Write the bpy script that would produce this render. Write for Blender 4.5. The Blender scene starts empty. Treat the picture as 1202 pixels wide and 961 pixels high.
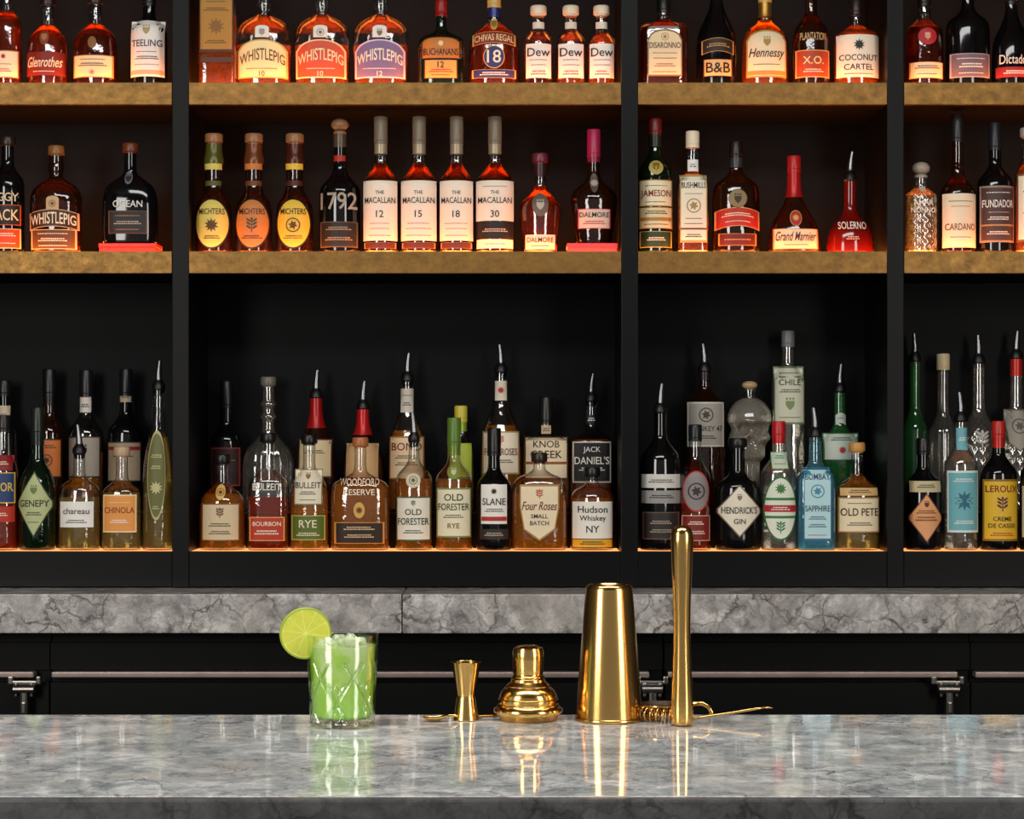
import bpy, bmesh, math, random
from mathutils import Vector, Matrix
random.seed(7)
F=2600.; CX=601.; HZ=510.; CAMZ=1.4456
def PX(px,d): return (px-CX)*d/F
def PZ(py,d): return CAMZ+(HZ-py)*d/F
SC=bpy.context.scene
COL=SC.collection
def lin(h):
    if not isinstance(h,str): return (*h,1)
    c=[int(h[i:i+2],16)/255 for i in (0,2,4)]
    return tuple((v/12.92 if v<=.04045 else ((v+.055)/1.055)**2.4) for v in c)+(1,)
# ---------------------------------------------------------------- materials
MC={}
def newmat(name):
    m=bpy.data.materials.new(name); m.use_nodes=True
    nt=m.node_tree
    for n in list(nt.nodes):
        if n.type!='OUTPUT_MATERIAL': nt.nodes.remove(n)
    return m,nt,nt.nodes['Material Output']
def pmat(name,col,rough=.5,metal=0,trans=0,ior=1.45,em=None,ems=0,coat=0,bump=0,bscale=200,var=0,spec=.5):
    k=(name,col if isinstance(col,str) else tuple(col),rough,metal,trans,em,ems)
    if k in MC: return MC[k]
    m,nt,out=newmat(name)
    p=nt.nodes.new('ShaderNodeBsdfPrincipled')
    nt.links.new(p.outputs[0],out.inputs[0])
    p.inputs['Base Color'].default_value=lin(col); p.inputs['Roughness'].default_value=rough
    p.inputs['Metallic'].default_value=metal; p.inputs['Transmission Weight'].default_value=trans
    p.inputs['IOR'].default_value=ior; p.inputs['Coat Weight'].default_value=coat
    p.inputs['Specular IOR Level'].default_value=spec
    if em: p.inputs['Emission Color'].default_value=lin(em); p.inputs['Emission Strength'].default_value=ems
    if var or bump:
        tc=nt.nodes.new('ShaderNodeTexCoord'); no=nt.nodes.new('ShaderNodeTexNoise')
        no.inputs['Scale'].default_value=bscale; no.inputs['Detail'].default_value=4
        nt.links.new(tc.outputs['Object'],no.inputs['Vector'])
        if var:
            mx=nt.nodes.new('ShaderNodeMix'); mx.data_type='RGBA'
            c=lin(col); mx.inputs[6].default_value=tuple(v*(1-var) for v in c[:3])+(1,)
            mx.inputs[7].default_value=tuple(min(1,v*(1+var)) for v in c[:3])+(1,)
            nt.links.new(no.outputs[0],mx.inputs[0]); nt.links.new(mx.outputs[2],p.inputs['Base Color'])
        if bump:
            b=nt.nodes.new('ShaderNodeBump'); b.inputs['Strength'].default_value=bump; b.inputs['Distance'].default_value=.001
            nt.links.new(no.outputs[0],b.inputs['Height']); nt.links.new(b.outputs[0],p.inputs['Normal'])
    MC[k]=m; return m
def glassmat(name,tint,edge,refl=.06,body=0):
    k=('g',name)
    if k in MC: return MC[k]
    m,nt,out=newmat(name)
    lw=nt.nodes.new('ShaderNodeLayerWeight'); lw.inputs[0].default_value=.5
    pw=nt.nodes.new('ShaderNodeMath'); pw.operation='POWER'; pw.inputs[1].default_value=2.8
    nt.links.new(lw.outputs['Facing'],pw.inputs[0])
    mx=nt.nodes.new('ShaderNodeMix'); mx.data_type='RGBA'
    mx.inputs[6].default_value=lin(tint); mx.inputs[7].default_value=lin(edge)
    pw2=nt.nodes.new('ShaderNodeMath'); pw2.operation='POWER'; pw2.inputs[1].default_value=1.6
    nt.links.new(lw.outputs['Facing'],pw2.inputs[0]); nt.links.new(pw2.outputs[0],mx.inputs[0])
    tr=nt.nodes.new('ShaderNodeBsdfTransparent'); nt.links.new(mx.outputs[2],tr.inputs[0])
    base=tr
    if body:
        df=nt.nodes.new('ShaderNodeBsdfDiffuse'); df.inputs[0].default_value=lin(tint)
        m2=nt.nodes.new('ShaderNodeMixShader'); m2.inputs[0].default_value=body
        nt.links.new(tr.outputs[0],m2.inputs[1]); nt.links.new(df.outputs[0],m2.inputs[2]); base=m2
    gl=nt.nodes.new('ShaderNodeBsdfGlossy'); gl.inputs['Roughness'].default_value=.05
    gl.inputs['Color'].default_value=(1,1,1,1)
    tc=nt.nodes.new('ShaderNodeTexCoord'); no=nt.nodes.new('ShaderNodeTexNoise'); no.inputs['Scale'].default_value=55; no.inputs['Detail'].default_value=2
    nt.links.new(tc.outputs['Object'],no.inputs['Vector'])
    bp=nt.nodes.new('ShaderNodeBump'); bp.inputs['Strength'].default_value=.5; bp.inputs['Distance'].default_value=.0012
    nt.links.new(no.outputs[0],bp.inputs['Height']); nt.links.new(bp.outputs[0],gl.inputs['Normal'])
    ma=nt.nodes.new('ShaderNodeMath'); ma.operation='MULTIPLY_ADD'; ma.inputs[1].default_value=.8; ma.inputs[2].default_value=refl
    nt.links.new(pw.outputs[0],ma.inputs[0])
    ms=nt.nodes.new('ShaderNodeMixShader'); nt.links.new(ma.outputs[0],ms.inputs[0])
    nt.links.new(base.outputs[0],ms.inputs[1]); nt.links.new(gl.outputs[0],ms.inputs[2])
    nt.links.new(ms.outputs[0],out.inputs[0])
    MC[k]=m; return m
def marble(name,scale,light,dark,vein,rough,veinw=.03,vs=1.0,white='d8d8d6',warp=1.3,lo=.36,hi=.6,warm=None,bp=.76):
    m,nt,out=newmat(name); N=nt.nodes; L=nt.links
    p=N.new('ShaderNodeBsdfPrincipled'); L.new(p.outputs[0],out.inputs[0]); p.inputs['Roughness'].default_value=rough
    tc=N.new('ShaderNodeTexCoord')
    n0=N.new('ShaderNodeTexNoise'); n0.inputs['Scale'].default_value=scale*1.5; n0.inputs['Detail'].default_value=7; n0.inputs['Roughness'].default_value=.6
    L.new(tc.outputs['Object'],n0.inputs['Vector'])
    mxv=N.new('ShaderNodeVectorMath'); mxv.operation='MULTIPLY_ADD'
    mxv.inputs[1].default_value=(warp/scale,)*3; L.new(n0.outputs['Color'],mxv.inputs[0]); L.new(tc.outputs['Object'],mxv.inputs[2])
    def vein_layer(sc,w):
        vo=N.new('ShaderNodeTexVoronoi'); vo.feature='DISTANCE_TO_EDGE'; vo.inputs['Scale'].default_value=sc
        L.new(mxv.outputs[0],vo.inputs['Vector'])
        r1=N.new('ShaderNodeValToRGB'); r1.color_ramp.elements[0].position=0; r1.color_ramp.elements[0].color=(1,1,1,1)
        r1.color_ramp.elements[1].position=w*2.5; r1.color_ramp.elements[1].color=(0,0,0,1); L.new(vo.outputs['Distance'],r1.inputs[0]); return r1
    n1=N.new('ShaderNodeTexNoise'); n1.inputs['Scale'].default_value=scale*1.8; n1.inputs['Detail'].default_value=10; n1.inputs['Roughness'].default_value=.72
    L.new(mxv.outputs[0],n1.inputs['Vector'])
    r2=N.new('ShaderNodeValToRGB'); r2.color_ramp.elements[0].position=lo; r2.color_ramp.elements[0].color=lin(dark)
    r2.color_ramp.elements[1].position=hi; r2.color_ramp.elements[1].color=lin(light); e_=r2.color_ramp.elements.new(bp); e_.color=lin(white); L.new(n1.outputs[0],r2.inputs[0])
    n2=N.new('ShaderNodeTexNoise'); n2.inputs['Scale'].default_value=scale*.6; n2.inputs['Detail'].default_value=4; L.new(tc.outputs['Object'],n2.inputs['Vector'])
    r3=N.new('ShaderNodeValToRGB'); r3.color_ramp.elements[0].position=.38; r3.color_ramp.elements[1].position=.56; r3.color_ramp.elements[1].color=(vs,vs,vs,1); L.new(n2.outputs[0],r3.inputs[0])
    cur=r2.outputs[0]
    if warm:
        n4=N.new('ShaderNodeTexNoise'); n4.inputs['Scale'].default_value=scale*.45; n4.inputs['Detail'].default_value=6; L.new(mxv.outputs[0],n4.inputs['Vector'])
        r4=N.new('ShaderNodeValToRGB'); r4.color_ramp.elements[0].position=.5; r4.color_ramp.elements[1].position=.72; r4.color_ramp.elements[1].color=(.55,.55,.55,1); L.new(n4.outputs[0],r4.inputs[0])
        mw=N.new('ShaderNodeMix'); mw.data_type='RGBA'; L.new(r4.outputs[0],mw.inputs[0]); L.new(cur,mw.inputs[6]); mw.inputs[7].default_value=lin(warm); cur=mw.outputs[2]
    for sc,w,a in((scale,veinw,1),(scale*2.3,veinw*1.4,.6)):
        v=vein_layer(sc,w)
        mu=N.new('ShaderNodeMath'); mu.operation='MULTIPLY'; L.new(v.outputs[0],mu.inputs[0]); L.new(r3.outputs[0],mu.inputs[1])
        m2=N.new('ShaderNodeMath'); m2.operation='MULTIPLY'; L.new(mu.outputs[0],m2.inputs[0]); m2.inputs[1].default_value=a
        mx=N.new('ShaderNodeMix'); mx.data_type='RGBA'; L.new(m2.outputs[0],mx.inputs[0]); L.new(cur,mx.inputs[6]); mx.inputs[7].default_value=lin(vein); cur=mx.outputs[2]
    L.new(cur,p.inputs['Base Color'])
    return m
GL={'clear':glassmat('clear_glass','f4f6f4','9aa0a0',.085),'green':glassmat('green_glass','4fae62','1c5a2c',.08,.16),
 'dgreen':glassmat('dark_green_glass','2c5230','0a160c',.06,.10),'brown':glassmat('brown_glass','8a4a20','2c1006',.06,.05),
 'blue':glassmat('blue_glass','8fdcf0','3a9aba',.09,.10),'frost':glassmat('smoky_glass','dcd7cc','a09a90',.14,.05)}
BLK=pmat('black_glass','0a0a0b',.07,coat=.3)
def liqmat(k,low=False):
    c={'amb':('d4700f',.84),'red':('b8440c',.86),'dk':('8c3008',.87),'str':('ecd07c',.86),'org':('e07c18',.82),'grn':('3a9a40',.8),'clr':('eef0ee',.95),'blu':('8adcf0',.82)}[k]
    if low: c={'amb':('e08a24',.72),'red':('c8401a',.74),'dk':('a8501a',.76),'org':('ec9a30',.7)}.get(k,c)
    return pmat('liquid_'+k,c[0],.05,trans=c[1],ior=1.34)
gold=pmat('polished_brass','e4b76c',.18,1,var=.04,bscale=30)
steel=pmat('brushed_steel','8f8c88',.3,1)
spoutm=pmat('spout_steel','8a8a8c',.32,1)
chrome=pmat('latch_chrome','8a847e',.3,1)
blackwood=pmat('black_lacquered_wood','080809',.5,bump=.15,bscale=60,var=.3,spec=.1)
blackwood2=pmat('black_painted_frame','060607',.42,spec=.17)
# ---------------------------------------------------------------- mesh helpers
def mobj(name,verts,faces,mats,fm=None,parent=None,loc=(0,0,0),smooth=True):
    me=bpy.data.meshes.new(name); me.from_pydata([tuple(v) for v in verts],[],faces)
    for m in mats: me.materials.append(m)
    if fm: me.polygons.foreach_set('material_index',fm)
    if smooth: me.polygons.foreach_set('use_smooth',[True]*len(me.polygons))
    me.update()
    o=bpy.data.objects.new(name,me); o.location=loc
    if parent: o.parent=parent
    COL.objects.link(o); return o
def sharp(o,ang=35):
    bm=bmesh.new(); bm.from_mesh(o.data)
    bmesh.ops.recalc_face_normals(bm,faces=bm.faces[:])
    for e in bm.edges:
        if len(e.link_faces)==2 and e.calc_face_angle(0)>math.radians(ang): e.smooth=False
    bm.to_mesh(o.data); bm.free(); return o
def lathe_geo(prof,seg=32,shear=None):
    V=[];Fc=[]
    for (r,z) in prof:
        for i in range(seg):
            a=2*math.pi*i/seg; x=r*math.cos(a); y=r*math.sin(a)
            if shear: x+=shear(z)
            V.append((x,y,z))
    for j in range(len(prof)-1):
        for i in range(seg):
            k=(i+1)%seg
            Fc.append((j*seg+i,j*seg+k,(j+1)*seg+k,(j+1)*seg+i))
    return V,Fc
def lathe(name,prof,mats,seg=32,parent=None,loc=(0,0,0),capb=True,capt=True,shear=None,fm=None):
    V,Fc=lathe_geo(prof,seg,shear)
    m=[0]*len(Fc)
    if fm: m=[fm((prof[i//seg][1]+prof[i//seg+1][1])/2) for i in range(len(Fc))]
    if capb: Fc.append(tuple(reversed(range(seg)))); m.append(m[0])
    if capt: Fc.append(tuple(range((len(prof)-1)*seg,len(prof)*seg))); m.append(m[len(m)-2])
    o=mobj(name,V,Fc,mats,m,parent,loc); return sharp(o)
def box(name,x0,x1,y0,y1,z0,z1,mat,bev=.002,parent=None,loc=(0,0,0)):
    bm=bmesh.new(); bmesh.ops.create_cube(bm,size=1)
    for v in bm.verts:
        v.co=Vector(((x0+x1)/2+v.co.x*(x1-x0),(y0+y1)/2+v.co.y*(y1-y0),(z0+z1)/2+v.co.z*(z1-z0)))
    if bev>0: bmesh.ops.bevel(bm,geom=bm.edges[:],offset=bev,segments=2,affect='EDGES',profile=.6)
    me=bpy.data.meshes.new(name); bm.to_mesh(me); bm.free(); me.materials.append(mat)
    o=bpy.data.objects.new(name,me); o.location=loc
    if parent: o.parent=parent
    COL.objects.link(o); return o
def joined(name,parts,mat,parent=None):
    bm=bmesh.new()
    for p in parts:
        me=p.data.copy(); me.transform(p.matrix_basis); bm.from_mesh(me)
        bpy.data.objects.remove(p)
    me=bpy.data.meshes.new(name); bm.to_mesh(me); bm.free(); me.materials.clear(); me.materials.append(mat)
    o=bpy.data.objects.new(name,me)
    if parent: o.parent=parent
    COL.objects.link(o); return o
def empty(name,loc,label,cat,group=None):
    o=bpy.data.objects.new(name,None); o.location=loc; o.empty_display_size=.03
    o['label']=label; o['category']=cat
    if group: o['group']=group
    COL.objects.link(o); return o
def tube(name,pts,r,mat,seg=10,parent=None,rf=None):
    V=[];Fc=[];n=len(pts); pts=[Vector(p) for p in pts]; up=Vector((0,0,1)); prevn=None
    for i,p in enumerate(pts):
        t=(pts[min(i+1,n-1)]-pts[max(i-1,0)]).normalized()
        if prevn is None:
            a=up if abs(t.z)<.9 else Vector((1,0,0)); nn=t.cross(a).normalized()
        else: nn=(prevn-t*prevn.dot(t)).normalized()
        prevn=nn; b=t.cross(nn)
        rr=r if rf is None else rf(i/(n-1))
        for k in range(seg):
            a=2*math.pi*k/seg; V.append(p+nn*math.cos(a)*rr+b*math.sin(a)*rr)
    for i in range(n-1):
        for k in range(seg):
            q=(k+1)%seg; Fc.append((i*seg+k,i*seg+q,(i+1)*seg+q,(i+1)*seg+k))
    Fc.append(tuple(reversed(range(seg)))); Fc.append(tuple(range((n-1)*seg,n*seg)))
    return mobj(name,V,Fc,[mat],None,parent)
# ---------------------------------------------------------------- text
TXT={}
def textgeo(s):
    if s in TXT: return TXT[s]
    cu=bpy.data.curves.new('t','FONT'); cu.body=s; cu.size=1; cu.resolution_u=3; cu.offset=.008
    if s in('Hennessy','Grand Marnier','Four Roses','Glenrothes'): cu.shear=.35
    ob=bpy.data.objects.new('t',cu); COL.objects.link(ob)
    dg=bpy.context.evaluated_depsgraph_get()
    me=bpy.data.meshes.new_from_object(ob.evaluated_get(dg))
    vs=[v.co.copy() for v in me.vertices]; fs=[tuple(p.vertices) for p in me.polygons]
    bpy.data.objects.remove(ob); bpy.data.curves.remove(cu); bpy.data.meshes.remove(me)
    x0=min(v.x for v in vs);x1=max(v.x for v in vs);y0=min(v.y for v in vs);y1=max(v.y for v in vs)
    TXT[s]=([((v.x-(x0+x1)/2),(v.y-(y0+y1)/2)) for v in vs],fs,x1-x0,y1-y0); return TXT[s]
# ---------------------------------------------------------------- bottles
SHP={
'std':[(0,.85),(0,.96),(.02,1),(.62,1),(.70,.86),(.75,.45),(.80,.12),(.85,0),(1,0)],
'mac':[(0,.8),(0,.88),(.02,.92),(.58,1),(.63,.98),(.70,.6),(.76,.18),(.82,.02),(1,0)],
'tall':[(0,.85),(0,.96),(.02,1),(.50,1),(.56,.9),(.61,.5),(.66,.15),(.72,0),(1,0)],
'squat':[(0,.8),(0,.93),(.04,1),(.30,1),(.52,.97),(.64,.8),(.71,.4),(.77,.06),(.82,0),(1,0)],
'decan':[(0,.8),(0,.93),(.03,1),(.30,1),(.42,.97),(.50,.8),(.56,.42),(.62,.12),(.66,.02),(.74,0),(.75,.14),(.77,.14),(.78,0),(.84,0),(.85,.14),(.87,.14),(.88,0),(1,0)],
'pig':[(0,.8),(0,.9),(.03,.95),(.3,.97),(.50,1),(.62,.94),(.71,.6),(.76,.12),(.80,0),(.87,.1),(.92,.05),(1,.05)],
'bell':[(0,.85),(0,.96),(.04,1),(.16,1),(.34,.85),(.48,.48),(.60,.2),(.74,.04),(1,0)],
'cone':[(0,.85),(0,.96),(.03,1),(.28,.92),(.42,.62),(.50,.25),(.58,.05),(.7,0),(1,0)],
'bulb':[(0,.6),(0,.68),(.03,.72),(.3,.88),(.46,1),(.56,.92),(.64,.5),(.70,.12),(.76,0),(1,0)],
'sq':[(0,.9),(0,.97),(.02,1),(.60,1),(.66,.9),(.70,.5),(.75,.12),(.80,0),(1,0)],
'hisq':[(0,.9),(0,.97),(.02,1),(.74,1),(.79,.9),(.82,.5),(.86,.1),(.90,0),(1,0)],
'mich':[(0,.85),(0,.96),(.03,1),(.38,1),(.46,.88),(.52,.45),(.58,.2),(.70,.12),(.80,.22),(.86,.28),(.92,.12),(1,.1)],
'wood':[(0,.8),(0,.93),(.04,1),(.40,1),(.56,.92),(.66,.6),(.72,.2),(.78,.02),(1,0)],
'wide':[(0,.85),(0,.95),(.04,1),(.42,1),(.58,.98),(.66,.85),(.71,.4),(.75,.1),(.79,0),(1,0)],
'hud':[(0,.85),(0,.95),(.04,1),(.60,1),(.74,.97),(.83,.75),(.88,.3),(.92,.04),(.95,0),(1,0)],
'slope':[(0,.9),(0,.97),(.03,1),(.48,.98),(.60,.75),(.72,.32),(.82,.08),(.9,0),(1,0)],
}
def chaikin(P,it=2):
    for _ in range(it):
        Q=[P[0]]
        for a,b in zip(P[:-1],P[1:]):
            Q.append((a[0]*.75+b[0]*.25,a[1]*.75+b[1]*.25)); Q.append((a[0]*.25+b[0]*.75,a[1]*.25+b[1]*.75))
        Q.append(P[-1]); P=Q
    return P
class Prof:
    def __init__(s,shape,H,hw,nr,n,dr):
        P=chaikin(SHP[shape]); s.P=[(nr+(hw-nr)*t,z*H) for z,t in P]
        s.H=H;s.hw=hw;s.nr=nr;s.n=n;s.b=hw*dr
    def r(s,z):
        P=s.P
        if z<=P[0][1]: return P[3][0]
        for a,b in zip(P[:-1],P[1:]):
            if a[1]<=z<=b[1] and b[1]>a[1]: return a[0]+(b[0]-a[0])*(z-a[1])/(b[1]-a[1])
        return P[-1][0]
    def ab(s,r):
        t=max(0,(r-s.nr)/(s.hw-s.nr)) if s.hw>s.nr else 0
        k=min(1,t*1.4); n=2+(s.n-2)*k*k
        return r, (s.nr+(s.b-s.nr)*t if r>=s.nr else r), n
    def front(s,x,z,off):
        a,b,n=s.ab(s.r(z)); a+=off; b+=off
        q=min(.985,abs(x)/a); return -b*(1-q**n)**(1/n)
    def rings(s,inset,z0,z1,seg,flute=0):
        out=[]
        pts=[(r,z) for r,z in s.P if z0<z<z1]
        pts=[(s.r(z0),z0)]+pts+[(s.r(z1),z1)] if (z0>0 or z1<s.H) else s.P
        if flute: pts=s.P[:4]+[(s.r(z),z) for z in [s.P[3][1]+(s.H-s.P[3][1])*(i+1)/80 for i in range(80)]]
        for r,z in pts:
            a,b,n=s.ab(r); a=max(.002,a-inset); b=max(.002,b-inset); ring=[]
            am=.0016*max(0,min(1,(r-s.nr)/(s.hw-s.nr)*1.3)) if flute else 0
            for i in range(seg):
                t=2*math.pi*(i+.5)/seg; c=math.cos(t); q=math.sin(t)
                k=0
                if flute==1: k=-am*abs(math.sin(t*9))
                elif flute==2: k=-am*1.3*abs(math.sin(t*7+z*130))*abs(math.sin(t*7-z*130))
                ring.append(((a+k)*math.copysign(abs(c)**(2/n),c),(b+k)*math.copysign(abs(q)**(2/n),q),z))
            out.append(ring)
        return out
def ringmesh(name,rings,mat,parent):
    V=[v for r in rings for v in r]; seg=len(rings[0]); Fc=[]
    for j in range(len(rings)-1):
        for i in range(seg):
            k=(i+1)%seg; Fc.append((j*seg+i,j*seg+k,(j+1)*seg+k,(j+1)*seg+i))
    Fc.append(tuple(reversed(range(seg)))); Fc.append(tuple(range((len(rings)-1)*seg,len(rings)*seg)))
    return sharp(mobj(name,V,Fc,[mat],None,parent),50)
def outline(sh):
    P=[]
    if sh in('rect','banner','arch','dome'):
        for i in range(12): P.append((-1+2*i/12,-1))
        for i in range(12): P.append((1,-1+2*i/12))
        for i in range(12): P.append((1-2*i/12,1))
        for i in range(12): P.append((-1,1-2*i/12))
        if sh=='arch': P=[(u,v if v<0 else v*(.55+.45*math.sqrt(max(0,1-u*u)))) for u,v in P]
        if sh=='dome': P=[(u,v if v<0 else v*(.25+.75*math.sqrt(max(0,1-.95*u*u)))) for u,v in P]
    elif sh=='oval':
        for i in range(40): a=2*math.pi*i/40; P.append((math.cos(a),math.sin(a)))
    elif sh=='dia':
        c=[(0,-1),(1,-.08),(1,.08),(0,1),(-1,.08),(-1,-.08)]
        for a,b in zip(c,c[1:]+c[:1]):
            for i in range(8): P.append((a[0]+(b[0]-a[0])*i/8,a[1]+(b[1]-a[1])*i/8))
    elif sh=='shield':
        c=[(0,-1),(.8,-.6),(1,.2),(1,1),(-1,1),(-1,.2),(-.8,-.6)]
        for a,b in zip(c,c[1:]+c[:1]):
            for i in range(7): P.append((a[0]+(b[0]-a[0])*i/7,a[1]+(b[1]-a[1])*i/7))
    return P
def paper(c,metal=0):
    if c=='gold': return pmat('gold_foil','a8803a',.35,.8)
    if c=='silver': return pmat('silver_foil','a9a9a9',.35,.8)
    return pmat('printed_paper_'+c,c,.55)
EMB=[0]
def add_label(pf,root,sp,basepx,s,name='paper_label'):
    sh,y0,y1,wf,col,bor,texts=sp
    z0=(basepx-y1)/s; z1=(basepx-y0)/s; zc=(z0+z1)/2; hh=(z1-z0)/2
    hwid=min(pf.r(zc),pf.r(zc-hh*.7) if pf.r(zc)>pf.nr*1.5 else 9)*wf
    mats=[];V=[];Fc=[];fm=[]
    def mi(c):
        m=paper(c)
        if m not in mats: mats.append(m)
        return mats.index(m)
    def wat(z):
        v=min(.95,abs(z-zc)/hh)
        if sh=='oval': return math.sqrt(1-v*v)
        if sh=='dia': return 1.05-v*.95
        return 1
    bk=.45 if sh=='banner' else 0
    warp=(lambda u:(1-u*u)*bk*hh-.2*hh) if sh=='banner' else (lambda u:0)
    if col:
        O=outline(sh); n=len(O); cb=mi(col); cr=mi(bor) if bor else cb
        rs=[.2,.38,.55,.7,.8,.93,1.]
        o=.0008
        V.append((0,pf.front(0,zc,o),zc+warp(0)))
        for r in rs:
            for u,v in O:
                x=u*r*hwid; z=zc+v*r*hh+warp(u*r); V.append((x,pf.front(x,z,o),z))
        for i in range(n):
            Fc.append((0,1+i,1+(i+1)%n)); fm.append(cb)
            for k in range(len(rs)-1):
                a=1+k*n; b=1+(k+1)*n; j=(i+1)%n
                Fc.append((a+i,b+i,b+j,a+j)); fm.append(cr if k==len(rs)-2 else cb)
    def quad(xa,xb,za,zb,c,N=1):
        b0=len(V)
        for i in range(N+1):
            x=xa+(xb-xa)*i/N; wz=warp(min(1,abs(x)/hwid))
            V.append((x,pf.front(x,za,.0014),za+wz)); V.append((x,pf.front(x,zb,.0014),zb+wz))
        for i in range(N): Fc.append((b0+2*i,b0+2*i+2,b0+2*i+3,b0+2*i+1)); fm.append(c)
    def ring(zt,ro,ri,c,N=20,off=.0015):
        b0=len(V)
        for i in range(N):
            a=2*math.pi*i/N
            for r in(ri,ro):
                x=r*math.cos(a); z=zt+r*math.sin(a); V.append((x,pf.front(x,z,off),z))
        for i in range(N):
            j=(i+1)%N; Fc.append((b0+2*i,b0+2*i+1,b0+2*j+1,b0+2*j)); fm.append(c)
    def poly(pts,c,off=.0015):
        b0=len(V)
        for x,z in pts: V.append((x,pf.front(x,z,off),z))
        n=len(pts)-1
        for i in range(n): Fc.append((b0,b0+1+i,b0+1+(i+1)%n)); fm.append(c)
    for t in texts:
        s_,yc,hp,tc=t[:4]; zt=(basepx-yc)/s; ht=hp/s; c=mi(tc)
        if s_=='=':
            quad(-hwid*.97*wat(zt),hwid*.97*wat(zt),zt-ht/2,zt+ht/2,c,10); continue
        if s_=='-':
            wd=hwid*wat(zt)*random.uniform(.55,.72); rows=2 if hp>=3 else 1
            for rr in range(rows):
                z=zt+(rr-.5*(rows-1))*ht*.8; x=-wd*(1-.2*rr)
                while x<wd*(1-.2*rr)-.001:
                    l=random.uniform(.002,.005); x2=min(x+l,wd)
                    q=.26 if rows==2 else .28
                    quad(x,x2,z-ht*q*.8,z+ht*q*.8,c); x=x2+.0012
            continue
        if s_=='o':
            EMB[0]+=1; v=EMB[0]%4; h=ht/2
            if v==0:
                poly([(0,zt-.1*h)]+[(x*h,zt+z*h) for x,z in((-.7,.45),(.7,.45),(.68,-.2),(.4,-.65),(0,-1),(-.4,-.65),(-.68,-.2))],c)
                for q in(-.5,0,.5): poly([(q*h,zt+.78*h)]+[(q*h+.18*h*math.cos(a*math.pi/4),zt+.78*h+.2*h*math.sin(a*math.pi/4)) for a in range(8)],c)
            elif v==1:
                poly([(0,zt)]+[((1 if i%2 else .55)*h*math.cos(math.pi*i/10),zt+(1 if i%2 else .55)*h*math.sin(math.pi*i/10)) for i in range(20)],c)
            elif v==2:
                quad(-.07*h,.07*h,zt-h,zt+.6*h,c)
                for q,sg in((-.5,1),(-.5,-1),(0,1),(0,-1),(.45,1),(.45,-1)):
                    poly([(sg*.42*h,zt+(q+.22)*h)]+[(sg*(.42+.38*math.cos(a*math.pi/5)*.9)*h,zt+(q+.22+.17*math.sin(a*math.pi/5)+.2*math.cos(a*math.pi/5))*h) for a in range(10)],c)
                poly([(0,zt+.8*h)]+[(.17*h*math.cos(a*math.pi/4),zt+(.8+.25*math.sin(a*math.pi/4))*h) for a in range(8)],c)
            else:
                ring(zt,h,h*.84,c); poly([(0,zt)]+[((.66 if i%2 else .36)*h*math.cos(math.pi*i/6+.3),zt+(.66 if i%2 else .36)*h*math.sin(math.pi*i/6+.3)) for i in range(12)],c)
            continue
        vs,fs,w,h=textgeo(s_); sy=ht/h; zz=max(abs(zt+ht/2-zc),abs(zt-ht/2-zc))+zc
        sx=min(sy*1.0,2*hwid*wat(zz)*.9/w); b0=len(V)
        for vx,vy in vs:
            x=vx*sx; grow=1; up_=0
            if s_=='WHISTLEPIG':
                grow=.85+.3*(1-min(1,abs(x)/hwid)**2)
                if sh=='dome': up_=(1-min(1,abs(x)/hwid)**2)*.42*hh-.12*hh
            z=zt+vy*sy*grow+warp(min(1,abs(x)/hwid))+up_; V.append((x,pf.front(x,z,.0019),z))
        for f in fs: Fc.append(tuple(b0+q for q in f)); fm.append(c)
    o=mobj(name,V,Fc,mats,fm,root,smooth=False)
    return o
ZL=PZ(647,4.92); ZM=PZ(295,4.92); ZT=PZ(97,4.92); RIS=.08
SHZ={'T':ZT,'M':ZM,'F':ZL,'R':ZL+RIS}
GRP={'T':'bottles on the top lit shelf','M':'bottles on the middle lit shelf','F':'bottles in the front row of the lower shelf','R':'bottles on the raised step of the lower shelf'}
CAPH={'cork':.024,'screw':.030,'pour':.066,'knob':.036,'tall':.055,'crown':.012}
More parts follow.
